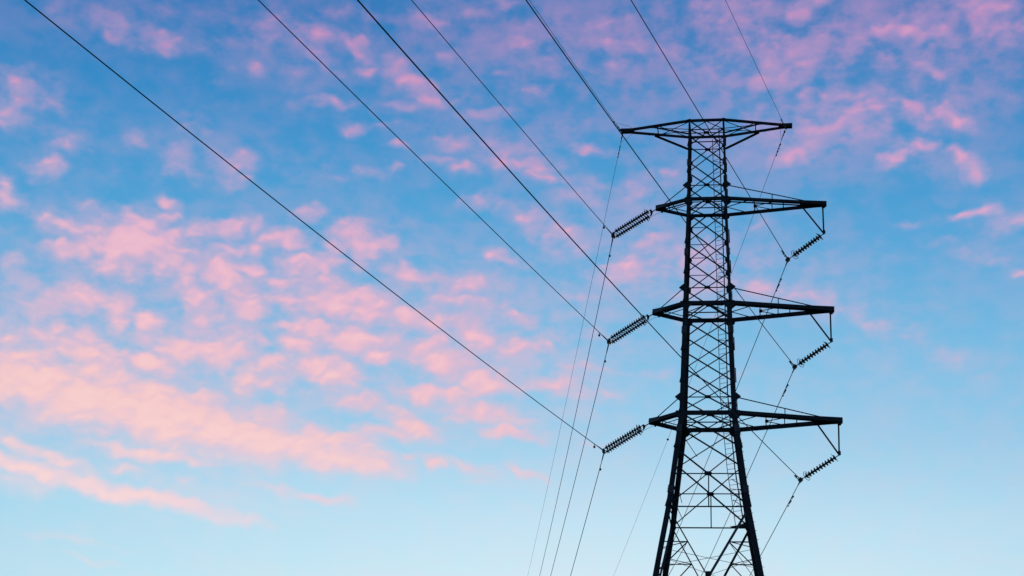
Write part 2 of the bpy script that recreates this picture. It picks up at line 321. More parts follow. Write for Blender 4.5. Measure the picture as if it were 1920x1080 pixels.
# ------------------------------------------------------------------ mesh helpers
class MB:
    """collects shapes and links them as one mesh object"""
    def __init__(self):
        self.bm = bmesh.new()

    def sweep(self, pts, prof_fn, closed=True, cap=True):
        rings = []
        for i, p in enumerate(pts):
            rings.append([self.bm.verts.new(q) for q in prof_fn(i, p)])
        n = len(rings[0])
        for a, b in zip(rings[:-1], rings[1:]):
            for k in range(n):
                self.bm.faces.new((a[k], a[(k + 1) % n], b[(k + 1) % n], b[k]))
        if cap:
            self.bm.faces.new(list(reversed(rings[0])))
            self.bm.faces.new(rings[-1])

    def tube(self, pts, r, n=6):
        pts = [Vector(p) for p in pts]
        m = len(pts)
        rr = r if isinstance(r, (list, tuple)) else [r] * m
        dirs = []
        for i in range(m):
            d = (pts[min(i + 1, m - 1)] - pts[max(i - 1, 0)])
            dirs.append(d.normalized())
        ref = Vector((0, 0, 1)) if abs(dirs[0].z) < .9 else Vector((1, 0, 0))
        fr = []
        s = dirs[0].cross(ref).normalized()
        for d in dirs:
            s = (s - d * s.dot(d)).normalized()
            fr.append((s, d.cross(s)))
        def prof(i, p):
            s_, t_ = fr[i]
            return [p + (s_ * math.cos(2 * math.pi * k / n) + t_ * math.sin(2 * math.pi * k / n)) * rr[i] for k in range(n)]
        self.sweep(pts, prof)

    def angle(self, a, b, w, d1, d2, t=None):
        """a steel angle from a to b; its two flanges of width w run along d1 and d2"""
        a, b = Vector(a), Vector(b)
        ax = (b - a).normalized()
        d1 = Vector(d1); d1 = (d1 - ax * d1.dot(ax)).normalized()
        d2 = Vector(d2); d2 = (d2 - ax * d2.dot(ax)); d2 = (d2 - d1 * d2.dot(d1)).normalized()
        t = t or max(.008, w * .1)
        L_ = [(0, 0), (w, 0), (w, t), (t, t), (t, w), (0, w)]
        if ax.dot(d1.cross(d2)) < 0:
            L_ = list(reversed(L_))
        self.sweep([a, b], lambda i, p: [p + d1 * x + d2 * y for x, y in L_])

    def plate(self, pts, nrm, t):
        nrm = Vector(nrm).normalized() * t / 2
        lo = [self.bm.verts.new(Vector(p) - nrm) for p in pts]
        hi = [self.bm.verts.new(Vector(p) + nrm) for p in pts]
        k = len(pts)
        self.bm.faces.new(list(reversed(lo)))
        self.bm.faces.new(hi)
        for i in range(k):
            self.bm.faces.new((lo[i], lo[(i + 1) % k], hi[(i + 1) % k], hi[i]))

    def box(self, c, x, y, z):
        """box by centre and three half-edge vectors"""
        c, x, y, z = Vector(c), Vector(x), Vector(y), Vector(z)
        self.plate([c - x - y, c + x - y, c + x + y, c - x + y], z, 2 * z.length)

    def ring(self, c, axis, r, tr, n=22, m=5, squash=1.0, up=None):
        c = Vector(c); axis = Vector(axis).normalized()
        a = Vector(up) if up is not None else axis.orthogonal()
        a = (a - axis * a.dot(axis)).normalized()
        b = axis.cross(a)
        P = [[self.bm.verts.new(c + (a * math.cos(u) * squash + b * math.sin(u)) * r +
              ((a * math.cos(u) + b * math.sin(u)) * math.cos(v) + axis * math.sin(v)) * tr)
              for v in [2 * math.pi * j / m for j in range(m)]] for u in [2 * math.pi * i / n for i in range(n)]]
        for i in range(n):
            for j in range(m):
                self.bm.faces.new((P[i][j], P[(i + 1) % n][j], P[(i + 1) % n][(j + 1) % m], P[i][(j + 1) % m]))

    def build(self, name, mat, parent=None, smooth=False, origin=None):
        me = bpy.data.meshes.new(name)
        if origin is not None:
            bmesh.ops.translate(self.bm, verts=self.bm.verts, vec=-Vector(origin))
        bmesh.ops.recalc_face_normals(self.bm, faces=self.bm.faces)
        self.bm.to_mesh(me)
        self.bm.free()
        me.materials.append(mat)
        if smooth:
            for f in me.polygons:
                f.use_smooth = True
        o = bpy.data.objects.new(name, me)
        col.objects.link(o)
        if origin is not None:
            o.location = origin
        if parent is not None:
            o.parent = parent
        return o

def thing(name, label, cat, loc=(0, 0, 0), rz=0, group=None):
    o = bpy.data.objects.new(name, None)
    col.objects.link(o)
    o.location = loc
    o.rotation_euler = (0, 0, rz)
    o['label'] = label
    o['category'] = cat
    if group:
        o['group'] = group
    return o

# ------------------------------------------------------------------ ground
g = MB()
RG = 6000
rings = [[g.bm.verts.new((r * math.cos(2 * math.pi * k / 48), r * math.sin(2 * math.pi * k / 48), 0)) for k in range(48)]
         for r in (30, 120, 500, 2000, RG)]
g.bm.faces.new(rings[0])
for a, b in zip(rings[:-1], rings[1:]):
    for k in range(48):
        g.bm.faces.new((a[k], b[k], b[(k + 1) % 48], a[(k + 1) % 48]))
ground = g.build('ground', GRASS)
ground['kind'] = 'structure'

# ------------------------------------------------------------------ tower frame (local: x across the line, y away from the camera)
TC = Vector((9.0311, 67.3976, 0))
TH = -math.atan2(.16171864, .98683691)
ZS = [0, 18.512, 20.094, 24.492, 29.799, 35.138, 39.339]
WS = [5.0, 2.02, 1.757, 1.222, 1.057, .895, .818]

def W(z):
    for i in range(len(ZS) - 1):
        if z <= ZS[i + 1] or i == len(ZS) - 2:
            return WS[i] + (WS[i + 1] - WS[i]) * (z - ZS[i]) / (ZS[i + 1] - ZS[i])

def nd(sx, sy, z, inset=0.0):
    w = W(z) - inset
    return Vector((sx * w, sy * w, z))

tower = thing('transmission_tower', 'tall dark steel lattice pylon with four crossarms, silhouetted against the dusk sky', 'pylon', TC, TH)

# legs
ZT, ZA, ZB, ZC, ZD, ZE, ZF = 39.34, 35.13, 29.79, 24.50, 20.10, 18.51, 17.03
for sx in (-1, 1):
    for sy in (-1, 1):
        m = MB()
        segs = [(0, ZC, .23), (ZC, ZB, .225), (ZB, ZA, .135), (ZA, ZT + .08, .095)]
        for z0, z1, w in segs:
            pts = [z for z in ZS if z0 < z < z1]
            zz = [z0] + pts + [z1]
            for a, b in zip(zz[:-1], zz[1:]):
                m.angle(nd(sx, sy, a) + Vector((sx, sy, 0)) * .03, nd(sx, sy, b) + Vector((sx, sy, 0)) * .03, w, (-sx, 0, 0), (0, -sy, 0), t=.03)
        leg = m.build('leg', STEEL, tower)
        # splices with bolt rows, step bolts up one leg
        for zs in (20.75, 23.6, 28.3, 32.2, 36.9):
            s = MB()
            w = .15 if zs < 30 else .1
            h = .34
            p = nd(sx, sy, zs) + Vector((sx, sy, 0)) * .046
            q = nd(sx, sy, zs + h) + Vector((sx, sy, 0)) * .046
            s.angle(p, q, w + .06, (-sx, 0, 0), (0, -sy, 0), t=.014)
            for k in range(5):
                c = p.lerp(q, (k + .5) / 5)
                for dx, dy in ((-sx * (w * .6), sy * .012), (sx * .012, -sy * (w * .6))):
                    s.box(c + Vector((dx, dy, 0)), (.016, 0, 0), (0, .016, 0), (0, 0, .016))
            s.build('splice_plate', STEEL2, leg)
        if (sx, sy) == (1, -1):
            z, bolt = 15.0, None
            while z < 24.2:
                if bolt is None:
                    sb = MB(); sb.tube([(0, 0, 0), (.06, 0, 0)], .012, 5)
                    bolt = sb.build('step_bolt', STEEL2, leg); o = bolt
                else:
                    o = bolt.copy(); col.objects.link(o); o.parent = leg
                o.location = nd(sx, sy, z) + Vector((.03, -.03, 0))
                z += .4
        f = MB()
        b0 = nd(sx, sy, .0)
        zf = [(-.3, .75), (.25, .7), (.32, .62)]
        f.sweep([Vector((b0.x, b0.y, z)) for z, r in zf], lambda i, p: [p + Vector((zf[i][1] * math.cos(math.pi * (k + .5) / 4), zf[i][1] * math.sin(math.pi * (k + .5) / 4), 0)) for k in range(8)])
        f.build('footing', CONCRETE, tower)

# faces of the body: (axis along the face, outward normal)
FACES = [(Vector((1, 0, 0)), Vector((0, -1, 0))), (Vector((1, 0, 0)), Vector((0, 1, 0))),
         (Vector((0, 1, 0)), Vector((-1, 0, 0))), (Vector((0, 1, 0)), Vector((1, 0, 0)))]

def fp(face, s, z, off=0.0):
    """point on a face: s runs -1..1 from leg to leg"""
    u, n = face
    w = W(z)
    return u * (s * w) + n * (w + off) + Vector((0, 0, z))

def brace(m, face, s0, z0, s1, z1, w, off=.012, flip=1):
    u, n = face
    a, b = fp(face, s0, z0, off), fp(face, s1, z1, off)
    d = (b - a).normalized()
    d1 = d.cross(n) * flip
    m.angle(a - d1 * w / 2, b - d1 * w / 2, w, d1, -n if off < .02 else n)

def crossing(z0, z1):
    a, b = W(z0), W(z1)
    return z0 + (z1 - z0) * a / (a + b)

XP = [(39.34, 37.92), (37.92, 36.51), (36.51, 35.13), (34.38, 32.79), (32.79, 31.25), (31.25, 29.79), (28.95, 27.45), (27.45, 25.91),
      (25.91, 24.50), (24.50, 22.83), (22.83, 20.10)]
for fi, F in enumerate(FACES):
    nearfar = fi < 2
    k1, k2 = (.068, .048) if nearfar else (.06, .045)
    for (za, zb) in XP:
        m = MB()
        g1 = k1 if za > 25 else k1 * 1.12
        brace(m, F, -1, za, 1, zb, g1, .012)
        brace(m, F, 1, za, -1, zb, k2, .035)
        m.build('cross_brace', STEEL, tower)
    for (za, zb) in [(35.13, 34.38), (29.79, 28.95)]:          # half panels hung from the middle of a belt
        m = MB()
        brace(m, F, 0, za, 1, zb, k1, .012)
        brace(m, F, 0, za, -1, zb, k2, .012)
        m.build('knee_brace', STEEL, tower)
    # belts through the middle of a panel
    for (za, zb) in [XP[0], XP[2], XP[5], XP[8], XP[10]]:
        zc = crossing(za, zb)
        m = MB()
        brace(m, F, -1, zc, 1, zc, .05, -.004)
        m.build('horizontal_strut', STEEL, tower)
        gm = MB()
        c = fp(F, 0, zc, .026)
        gk = 1.35 if za < 23 else 1.1
        gm.plate([c + F[0] * x * gk + Vector((0, 0, y * gk)) for x, y in ((-.12, -.04), (-.05, -.07), (.05, -.07), (.12, -.04), (.12, .04), (.05, .07), (-.05, .07), (-.12, .04))], F[1], .012)
        gm.build('gusset_plate', STEEL, tower)
    if nearfar:
        for (za, zb) in [XP[3], XP[4]]:
            zc = crossing(za, zb)
            m = MB()
            brace(m, F, -1, zc, 0, zc, .035, -.004)
            m.build('horizontal_strut', STEEL, tower)
    # corner plates where the diagonals meet the legs
    if nearfar:
        for zc, h in [(34.38, .17), (32.79, .19), (31.25, .19), (37.92, .09), (36.51, .1), (28.95, .12), (27.45, .12), (25.91, .12), (22.83, .2), (20.1, .24)]:
            for s in (-1, 1):
                gm = MB()
                c = fp(F, s, zc, -.03)
                gm.plate([c + Vector((x * -s, 0, y)) for x, y in ((-.02, -h), (.1, -h * .9), (.08 + h * .6, -h * .3), (.08 + h * .6, h * .3), (.1, h * .9), (-.02, h))], F[1], .012)
                gm.build('corner_plate', STEEL, tower)
    # waist belt, posts and lower K frame
    m = MB()
    brace(m, F, -1, ZD, 1, ZD, .06, -.004)
    m.build('horizontal_strut', STEEL, tower)
    zc = crossing(*XP[10])
    m = MB()
    m.angle(fp(F, 0, zc, .03), fp(F, 0, ZD, .03), .05, F[0], -F[1])
    m.build('vertical_post', STEEL, tower)
    for (s0, z0, s1, z1) in [(-1, 24.3, -.42, 23.28), (-1, 22.2, -.78, 21.2), (-1, 21.3, -.75, 20.55), (.62, 21.35, 1, 20.9)]:
        if nearfar:
            m = MB()
            brace(m, F, s0, z0, s1, z1, .03, -.002)
            m.build('redundant_brace', STEEL, tower)
    for s in (-1, 1):
        m = MB()
        wv = .05 if s < 0 else .095
        brace(m, F, s * .99, ZD + (.05 if s < 0 else .0), s * .02, ZF, wv, .014, flip=s)
        m.build('diagonal_brace', STEEL2 if s > 0 else STEEL, tower)
        def vs(z):
            wz = W(z)
            x = (.99 * W(ZD)) + (.02 * W(ZF) - .99 * W(ZD)) * (ZD - z) / (ZD - ZF)
            return s * x / wz
        m = MB()
        brace(m, F, s, ZE, vs(ZE), ZE, .045, -.002)
        brace(m, F, vs(ZE), ZE, s, ZF, .045, -.01)
        m.build('redundant_brace', STEEL, tower)
    gm = MB()
    c = fp(F, 0, ZF + .05, .02)
    gm.plate([c + F[0] * x + Vector((0, 0, y)) for x, y in ((-.12, -.3), (.12, -.3), (.12, .08), (.08, .12), (-.08, .12), (-.12, .08))], F[1], .014)
    gm.build('gusset_plate', STEEL, tower)
    m = MB()
    brace(m, F, -1, ZF - .75, 1, ZF - .75, .06, -.004)
    m.angle(fp(F, 0, ZF - .2, .0), fp(F, 0, ZF - .75, .0), .05, F[0], -F[1])
    m.build('horizontal_strut', STEEL, tower)
    # the spread legs below the picture
    for (za, zb) in [(ZF - .75, 12.6), (12.6, 7.2)]:
        m = MB()
        brace(m, F, -1, za, 1, zb, .08, .012)
        brace(m, F, 1, za, -1, zb, .08, .035)
        m.build('cross_brace', STEEL, tower)
    m = MB()
    brace(m, F, -1, 7.2, 1, 7.2, .08, -.004)
    m.build('horizontal_strut', STEEL, tower)
    for s in (-1, 1):
        m = MB()
        brace(m, F, 0, 7.2, s, .4, .08, .012)
        m.build('diagonal_brace', STEEL, tower)

# hip bracing between neighbouring faces at the spread legs (thin lines inside the legs)
def vpoint(face, s, z):
    x = (.99 * W(ZD)) + (.02 * W(ZF) - .99 * W(ZD)) * (ZD - z) / (ZD - ZF)
    return face[0] * (s * x) + face[1] * W(z) + Vector((0, 0, z))
for sx in (-1, 1):
    for sy in (-1, 1):
        fa = FACES[0] if sy < 0 else FACES[1]
        fb = FACES[2] if sx < 0 else FACES[3]
        m = MB()
        a, b = vpoint(fa, sx, ZE), vpoint(fb, sy, ZE)
        m.angle(a, b, .03, (0, 0, 1), (-sx, -sy, 0))
        m.angle(a, nd(sx, -sy, 17.5), .018, (0, 0, 1), (-sx, 0, 0))
        m.angle(b, nd(-sx, sy, 17.3), .018, (0, 0, 1), (-sx, 0, 0))
        m.build('hip_brace', STEEL, tower)

# plan bracing inside the body at belts
def plan(z, diag=True, strut=True, w=.045):
    m = MB()
    a = W(z)
    Z = Vector((0, 0, z - .02))
    if strut:
        m.angle(Vector((-a, 0, 0)) + Z, Vector((a, 0, 0)) + Z, .055, (0, 0, -1), (0, 1, 0))
    if diag:
        for p, q in (((-a, 0), (0, -a)), ((0, -a), (a, 0)), ((a, 0), (0, a)), ((0, a), (-a, 0))):
            m.angle(Vector((*p, -.03)) + Z, Vector((*q, -.03)) + Z, w, (0, 0, -1), (0, 1, 0) if p[1] + q[1] < 0 else (0, -1, 0))
    m.build('plan_bracing', STEEL, tower)
for z in (ZT, ZA, ZB, ZC):
    plan(z)
plan(38.66, diag=False)
# ladder-side stub bars between belts and the ladder landing
m = MB()
c = [(.84, 20.15), (1.21, 20.22), (1.59, 20.35), (1.80, 20.37), (1.80, 20.04), (1.02, 20.08)]
m.plate([Vector((x, 1.70, z)) for x, z in c], (0, 1, 0), .02)
m.build('landing_bracket', STEEL, tower)

# ------------------------------------------------------------------ crossarms
def lerp(a, b, t):
    return Vector(a) * (1 - t) + Vector(b) * t

def chord_w(w, sy):
    return w * (.84 if sy < 0 else 1.12)

def belt(arm, z, w):
    """the arm's two chords pass round the body"""
    a = W(z)
    for sy in (-1, 1):
        m = MB()
        o = sy * .03
        wf = chord_w(w, sy)
        if sy < 0:
            m.angle((-a - .1, -a + o, z - wf * .5), (a + .1, -a + o, z - wf * .5), wf, (0, 0, 1), (0, 1, 0), t=.02)
        else:
            m.angle((-a - .1, a + o, z + wf * .5), (a + .1, a + o, z + wf * .5), wf, (0, 0, -1), (0, 1, 0), t=.02)
        m.build('belt_chord', STEEL, arm)
    for sx in (-1, 1):
        m = MB()
        m.angle((sx * (a + .03), -a - .1, z + w * .3), (sx * (a + .03), a + .1, z + w * .3), w * .6, (0, 0, -1), (-sx, 0, 0), t=.016)
        m.build('belt_chord', STEEL, arm)

def chords(arm, z, tip, w, s, gap=.1):
    a = W(z)
    for sy in (-1, 1):
        m = MB()
        wf = chord_w(w, sy)
        if sy < 0:
            m.angle((s * a, -(a + .03), z - wf * .5), (tip, -gap, z - wf * .5), wf, (0, 0, 1), (0, 1, 0), t=.02)
        else:
            m.angle((s * a, a + .03, z + wf * .5), (tip, gap, z + wf * .5), wf, (0, 0, -1), (0, 1, 0), t=.02)
        m.build('chord', STEEL, arm)

def arm_pt(z, tip, s, sy, f, dz=0.0, gap=.1):
    a = W(z)
    return lerp((s * a, sy * (a + .01), z + dz), (tip, sy * gap, z + dz), f)

def strut(arm, name, a, b, w, d1=(0, 0, -1), d2=(0, 1, 0)):
    m = MB()
    m.angle(a, b, w, d1, d2)
    return m.build(name, STEEL, arm)

# top crossarm: carries the two earth wires
arm = bpy.data.objects.new('crossarm', None); col.objects.link(arm); arm.parent = tower
arm['label'] = 'short symmetrical crossarm at the very top of the pylon'
belt(arm, ZT, .13)
for s, tip in ((-1, -4.05), (1, 3.95)):
    chords(arm, ZT, tip, .125, s, .06)
    for sy in (-1, 1):
        f = .53
        strut(arm, 'knee_brace', arm_pt(ZT, tip, s, sy, f, -.05), nd(s, sy, 38.66) + Vector((s * .02, 0, 0)), .085, (0, 0, -1), (0, -sy, 0))
        strut(arm, 'plan_brace', arm_pt(ZT, tip, s, sy, .47, -.03), Vector((s * W(ZT), -sy * W(ZT) * .98, ZT - .03)), .04)
        strut(arm, 'plan_brace', arm_pt(ZT, tip, s, sy, .62, -.05), Vector((s * W(ZT), sy * W(ZT) * .1, ZT - .05)), .035)
    strut(arm, 'depth_strut', arm_pt(ZT, tip, s, -1, .47), arm_pt(ZT, tip, s, 1, .47), .05, (0, 0, -1), (s, 0, 0))
    m = MB()
    m.plate([Vector((tip - s * .55, -.1, ZT + .085)), Vector((tip + s * .1, -.1, ZT + .085)), Vector((tip + s * .1, -.1, ZT - .1)), Vector((tip - s * .55, -.1, ZT - .1))], (0, 1, 0), .02)
    m.plate([Vector((tip - s * .55, .1, ZT + .085)), Vector((tip + s * .1, .1, ZT + .085)), Vector((tip + s * .1, .1, ZT - .1)), Vector((tip - s * .55, .1, ZT - .1))], (0, 1, 0), .02)
    m.plate([Vector((tip - s * .5, -.085, ZT - .03)), Vector((tip + s * .08, -.085, ZT - .03)), Vector((tip + s * .08, .085, ZT - .03)), Vector((tip - s * .5, .085, ZT - .03))], (0, 0, 1), .05)
    m.build('tip_plate', STEEL, arm)

ARMS = [
    # z, left tip, right tip, chord width, tie level, words
    (ZA, -2.36, 5.44, .16, crossing(*XP[2]), 'upper of the three conductor crossarms'),
    (ZB, -2.47, 5.60, .19, crossing(*XP[5]), 'middle of the three conductor crossarms'),
    (ZC, -2.59, 5.77, .19, crossing(*XP[8]), 'lowest of the three conductor crossarms'),
]
HANG = [(5.373, 33.62), (5.52, 28.24), (5.673, 22.94)]
for (z, tl, tr, w, zt, words), (hx, hz) in zip(ARMS, HANG):
    arm = bpy.data.objects.new('crossarm', None); col.objects.link(arm); arm.parent = tower
    arm['label'] = words + ', short to the left and long to the right'
    belt(arm, z, w)
    for s, tip in ((-1, tl), (1, tr)):
        gap = .1
        chords(arm, z, tip, w, s, gap)
        for sy in (-1, 1):
            ft = .8 if s > 0 else .8
            a0 = nd(s, sy, zt) + Vector((s * .06, 0, 0))
            tie_end = arm_pt(z, tip, s, sy, .8 if s > 0 else .78, w * .5)
            strut(arm, 'tie_rod', a0, tie_end, .05, (0, 0, -1), (0, -sy, 0))
            # plate where the tie meets the leg
            m = MB()
            c = nd(s, sy, zt) + Vector((0, sy * .04, 0))
            q = .19
            m.plate([c + Vector((x * s, 0, y)) for x, y in ((-q * .9, 0), (-q * .45, -q * .8), (q * .2, -q * 1.0), (q * 1.25, -q * .1), (q * 1.25, q * .1), (q * .2, q * 1.0), (-q * .45, q * .8))], (0, 1, 0), .016)
            m.build('tie_plate', STEEL, arm)
            # big plates where the chords cross the legs
            m = MB()
            c = nd(s, sy, z) + Vector((0, sy * .055, 0))
            q = {ZA: .24, ZB: .30, ZC: .34}[z]
            m.plate([c + Vector((x * -s, 0, y)) for x, y in ((-q * .5, w * .4), (q, w * .4), (q * 1.15, -q * .2), (q * .8, -q * .8), (q * .3, -q * 1.1), (-q * .4, -q * .7), (-q * .6, 0))], (0, 1, 0), .016)
            m.build('chord_plate', STEEL, arm)
        if s > 0:
            for f, ww in ((.28, .045), (.575, .045)):
                strut(arm, 'depth_strut', arm_pt(z, tip, s, -1, f), arm_pt(z, tip, s, 1, f), ww, (0, 0, -1), (s, 0, 0))
            for sy in (-1, 1):
                p = arm_pt(z, tip, s, sy, .47)
                a0 = nd(s, sy, zt) + Vector((s * .06, 0, 0))
                e = arm_pt(z, tip, s, sy, .8, w * .5)
                t = (p.x - a0.x) / (e.x - a0.x)
                strut(arm, 'tie_post', lerp(a0, e, t), p, .04, (-1, 0, 0), (0, -sy, 0))
                mid0 = Vector((W(z) * s, 0, z - .02))
                strut(arm, 'plan_brace', mid0, arm_pt(z, tip, s, sy, .24, -.02), .045)
                mid1 = arm_pt(z, tip, s, 1, .28) * .5 + arm_pt(z, tip, s, -1, .28) * .5
                strut(arm, 'plan_brace', mid1, arm_pt(z, tip, s, sy, .52, -.02), .04)
            m = MB()
            m.box(mid1 + Vector((.05, 0, -.02)), (.07, 0, 0), (0, .1, 0), (0, 0, .04))
            m.build('bracket', STEEL, arm)
        else:
            for sy in (-1, 1):
                strut(arm, 'plan_brace', Vector((W(z) * s, -sy * W(z) * .45, z - .03)), arm_pt(z, tip, s, sy, .75, -.03), .04)
            strut(arm, 'depth_strut', arm_pt(z, tip, s, -1, .6), arm_pt(z, tip, s, 1, .6), .04, (0, 0, -1), (s, 0, 0))
        # plates boxing in the tip
        ln = 1.15 if s > 0 else .42
        m = MB()
        x0, x1 = tip - s * ln, tip + s * .06
        f0 = 1 - ln / abs(tip - s * W(z))
        for sy in (-1, 1):
            p0 = arm_pt(z, tip, s, sy, f0)
            m.plate([Vector((p0.x, p0.y, z + w * .46)), Vector((x1, sy * (gap + .012), z + w * .55)), Vector((x1, sy * (gap + .012), z - w * .62)), Vector((p0.x, p0.y, z - w * .45))], (0, 1, 0), .022)
            m.plate([Vector((x1 + s * .005, -gap - .02, z + w * .56)), Vector((x1 + s * .005, gap + .02, z + w * .56)), Vector((x1 + s * .005, gap + .02, z - w * .6)), Vector((x1 + s * .005, -gap - .02, z - w * .6))], (1, 0, 0), .02) if sy > 0 else None
        pa, pb = arm_pt(z, tip, s, -1, f0), arm_pt(z, tip, s, 1, f0)
        m.plate([Vector((pa.x, pa.y, z - .01)), Vector((x1, -gap, z - .01)), Vector((x1, gap, z - .01)), Vector((pb.x, pb.y, z - .01))], (0, 0, 1), .018)
        m.build('tip_plate', STEEL2 if s < 0 else STEEL, arm)
        if s > 0:
            m = MB()
            m.box((tr - .08, 0, z - w * .62), (.06, 0, 0), (0, .1, 0), (0, 0, .09))
            m.box((tr - .07, 0, z - w * .95), (.08, 0, 0), (0, .05, 0), (0, 0, .03))
            m.build('hanger_shackle', STEEL, arm)
            m = MB()
            top = Vector((tr - .07, 0, z - .12))
            m.angle(top, (hx, 0, hz), .07, (-1, 0, 0), (0, 1, 0))
            m.build('hanger_strut', STEEL, arm)
            m = MB()
            m.angle((tr - 1.05, 0, z - .06), (hx, 0, hz), .075, (-.7, 0, -.7), (0, 1, 0))
            m.box((hx - .02, 0, hz + .06), (.06, 0, 0), (0, .02, 0), (0, 0, .09))
            m.build('hanger_strut', STEEL, arm)

# ------------------------------------------------------------------ ladder inside the right face
ladder = bpy.data.objects.new('ladder', None); col.objects.link(ladder); ladder.parent = tower
ladder['label'] = 'narrow climbing ladder running up inside the right side of the body'
LL = [(19.79, 1.12), (22.27, .79), (25.74, .51), (30.41, .42), (34.22, .35), (38.77, .25)]
LR = [(20.06, 1.41), (22.27, 1.10), (25.74, .82), (30.41, .74), (34.21, .67), (39.25, .54)]
def interp(T, z):
    for i in range(len(T) - 1):
        if z <= T[i + 1][0] or i == len(T) - 2:
            return T[i][1] + (T[i + 1][1] - T[i][1]) * (z - T[i][0]) / (T[i + 1][0] - T[i][0])
yl, yr = .09, -.09
m = MB(); m.tube([(x, yl, z) for z, x in LL], .017, 6); m.build('rail', STEEL, ladder)
m = MB()
for a, b in zip(LR[:-1], LR[1:]):
    m.angle((a[1], yr, a[0]), (b[1], yr, b[0]), .05, (1, 0, 0), (0, 1, 0))
m.build('rail', STEEL, ladder)
z = 20.15
rung = None
while z < 38.7:
    a, b = Vector((interp(LL, z), yl, z)), Vector((interp(LR, z), yr, z))
    if rung is None:
        m = MB(); m.tube([(0, 0, 0), (1, 0, 0)], .0105, 5)
        rung = m.build('rung', STEEL, ladder); r = rung
    else:
        r = rung.copy(); col.objects.link(r); r.parent = ladder
    d = b - a
    r.location = a
    r.rotation_euler = d.to_track_quat('X', 'Z').to_euler()
    r.scale = (d.length, 1, 1)
    z += .236
for z in (21.4, 25.4, 28.4, 31.6, 34.6, 37.6):
    m = MB()
    m.angle((interp(LL, z), yl, z), (W(z), .35, z), .022, (0, 0, 1), (0, 1, 0))
    m.angle((interp(LR, z), yr, z - .08), (W(z), -.2, z - .08), .022, (0, 0, 1), (0, 1, 0))
    m.build('ladder_bracket', STEEL, ladder)

# ------------------------------------------------------------------ coordinates of the line hardware
Rz = Matrix.Rotation(TH, 4, 'Z')
def world_pt(x, y, z):
    return TC + (Rz @ Vector((x, y, z)))

def align(o, x_dir, up):
    x = Vector(x_dir).normalized()
    y = Vector(up).cross(x).normalized()
    z_ = x.cross(y)
    o.rotation_euler = Matrix(((x.x, y.x, z_.x), (x.y, y.y, z_.y), (x.z, y.z, z_.z))).to_euler()

# ------------------------------------------------------------------ insulators
def disc_mesh(r, h):
    """one disc-and-pin unit, axis along x, skirt opening towards +x"""
    prof = [(-.5, .018), (-.5, .036), (-.30, .046), (-.24, .055), (-.14, .4 * r), (.02, .78 * r), (.12, .97 * r), (.22, r), (.30, .96 * r),
            (.16, .80 * r), (.24, .72 * r), (.14, .55 * r), (.22, .45 * r), (.12, .035), (.3, .024), (.5, .02)]
    m = MB()
    n = 18
    m.sweep([Vector((x * h, 0, 0)) for x, q in prof],
            lambda i, p: [p + Vector((0, prof[i][1] * math.cos(2 * math.pi * k / n), prof[i][1] * math.sin(2 * math.pi * k / n))) for k in range(n)])
    return m

def arc_ring(m, c, axis, r, tr=.008):
    m.ring(c, axis, r, tr, 26, 5)

def insulator_pair(label):
    root = thing('insulator_string', label, 'insulator', group='insulator strings of the line')
    # local: x from the crossarm tip to the conductor, y along the line
    proto = None
    n, pitch, x0 = 15, .1235, .34
    for sy in (-.27, .27):
        st = bpy.data.objects.new('disc_string', None); col.objects.link(st); st.parent = root
        for k in range(n):
            if proto is None:
                d = disc_mesh(.122, pitch).build('disc', GLAZE, st, smooth=True); proto = d
            else:
                d = proto.copy(); col.objects.link(d); d.parent = st
            d.location = (x0 + pitch * (k + .5), sy, 0)
            d.rotation_euler = (0, 0, math.pi)
        m = MB()
        m.tube([(.2, sy, 0), (x0 + .01, sy, 0)], .018, 6)
        m.build('ball_link', FITTING, st)
        m = MB()
        m.tube([(x0 + n * pitch - .01, sy, 0), (x0 + n * pitch + .09, sy, 0)], .018, 6)
        m.build('ball_link', FITTING, st)
    m = MB()
    m.plate([Vector((.12, -.05, 0)), Vector((.12, .05, 0)), Vector((.19, .32, 0)), Vector((.25, .32, 0)), Vector((.25, -.32, 0)), Vector((.19, -.32, 0))], (0, 0, 1), .03)
    m.tube([(-.12, 0, 0), (.15, 0, 0)], .024, 6)
    m.build('yoke_plate', FITTING, root)
    xe = x0 + n * pitch + .07
    m = MB()
    m.plate([Vector((xe, -.32, 0)), Vector((xe + .07, -.33, 0)), Vector((xe + .11, 0, 0)), Vector((xe + .07, .33, 0)), Vector((xe, .32, 0)), Vector((xe - .01, 0, 0))], (0, 0, 1), .05)
    m.build('yoke_plate', FITTING, root)
    for sy in (-.34, .34):
        m = MB()
        m.ring((x0 + .14, sy, .0), (1, 0, 0), .15, .009, 22, 5)
        m.tube([(.24, sy * .85, 0), (x0 + .02, sy * 1.2, .07), (x0 + .14, sy * 1.05, .14)], .009, 5)
        m.build('arcing_ring', FITTING, root)
    for sy in (-.3, .3):
        m = MB()
        m.ring((xe - .07, sy, 0), (1, 0, 0), .07, .008, 16, 5)
        m.build('arcing_ring', FITTING, root)
    m = MB()
    m.tube([(xe + .03, -.3, 0), (xe - .02, -.42, .16), (xe - .05, -.52, .3), (xe - .0, -.46, .2), (xe + .05, -.33, .02)], .009, 5)
    m.build('arcing_horn', FITTING, root)
    return root

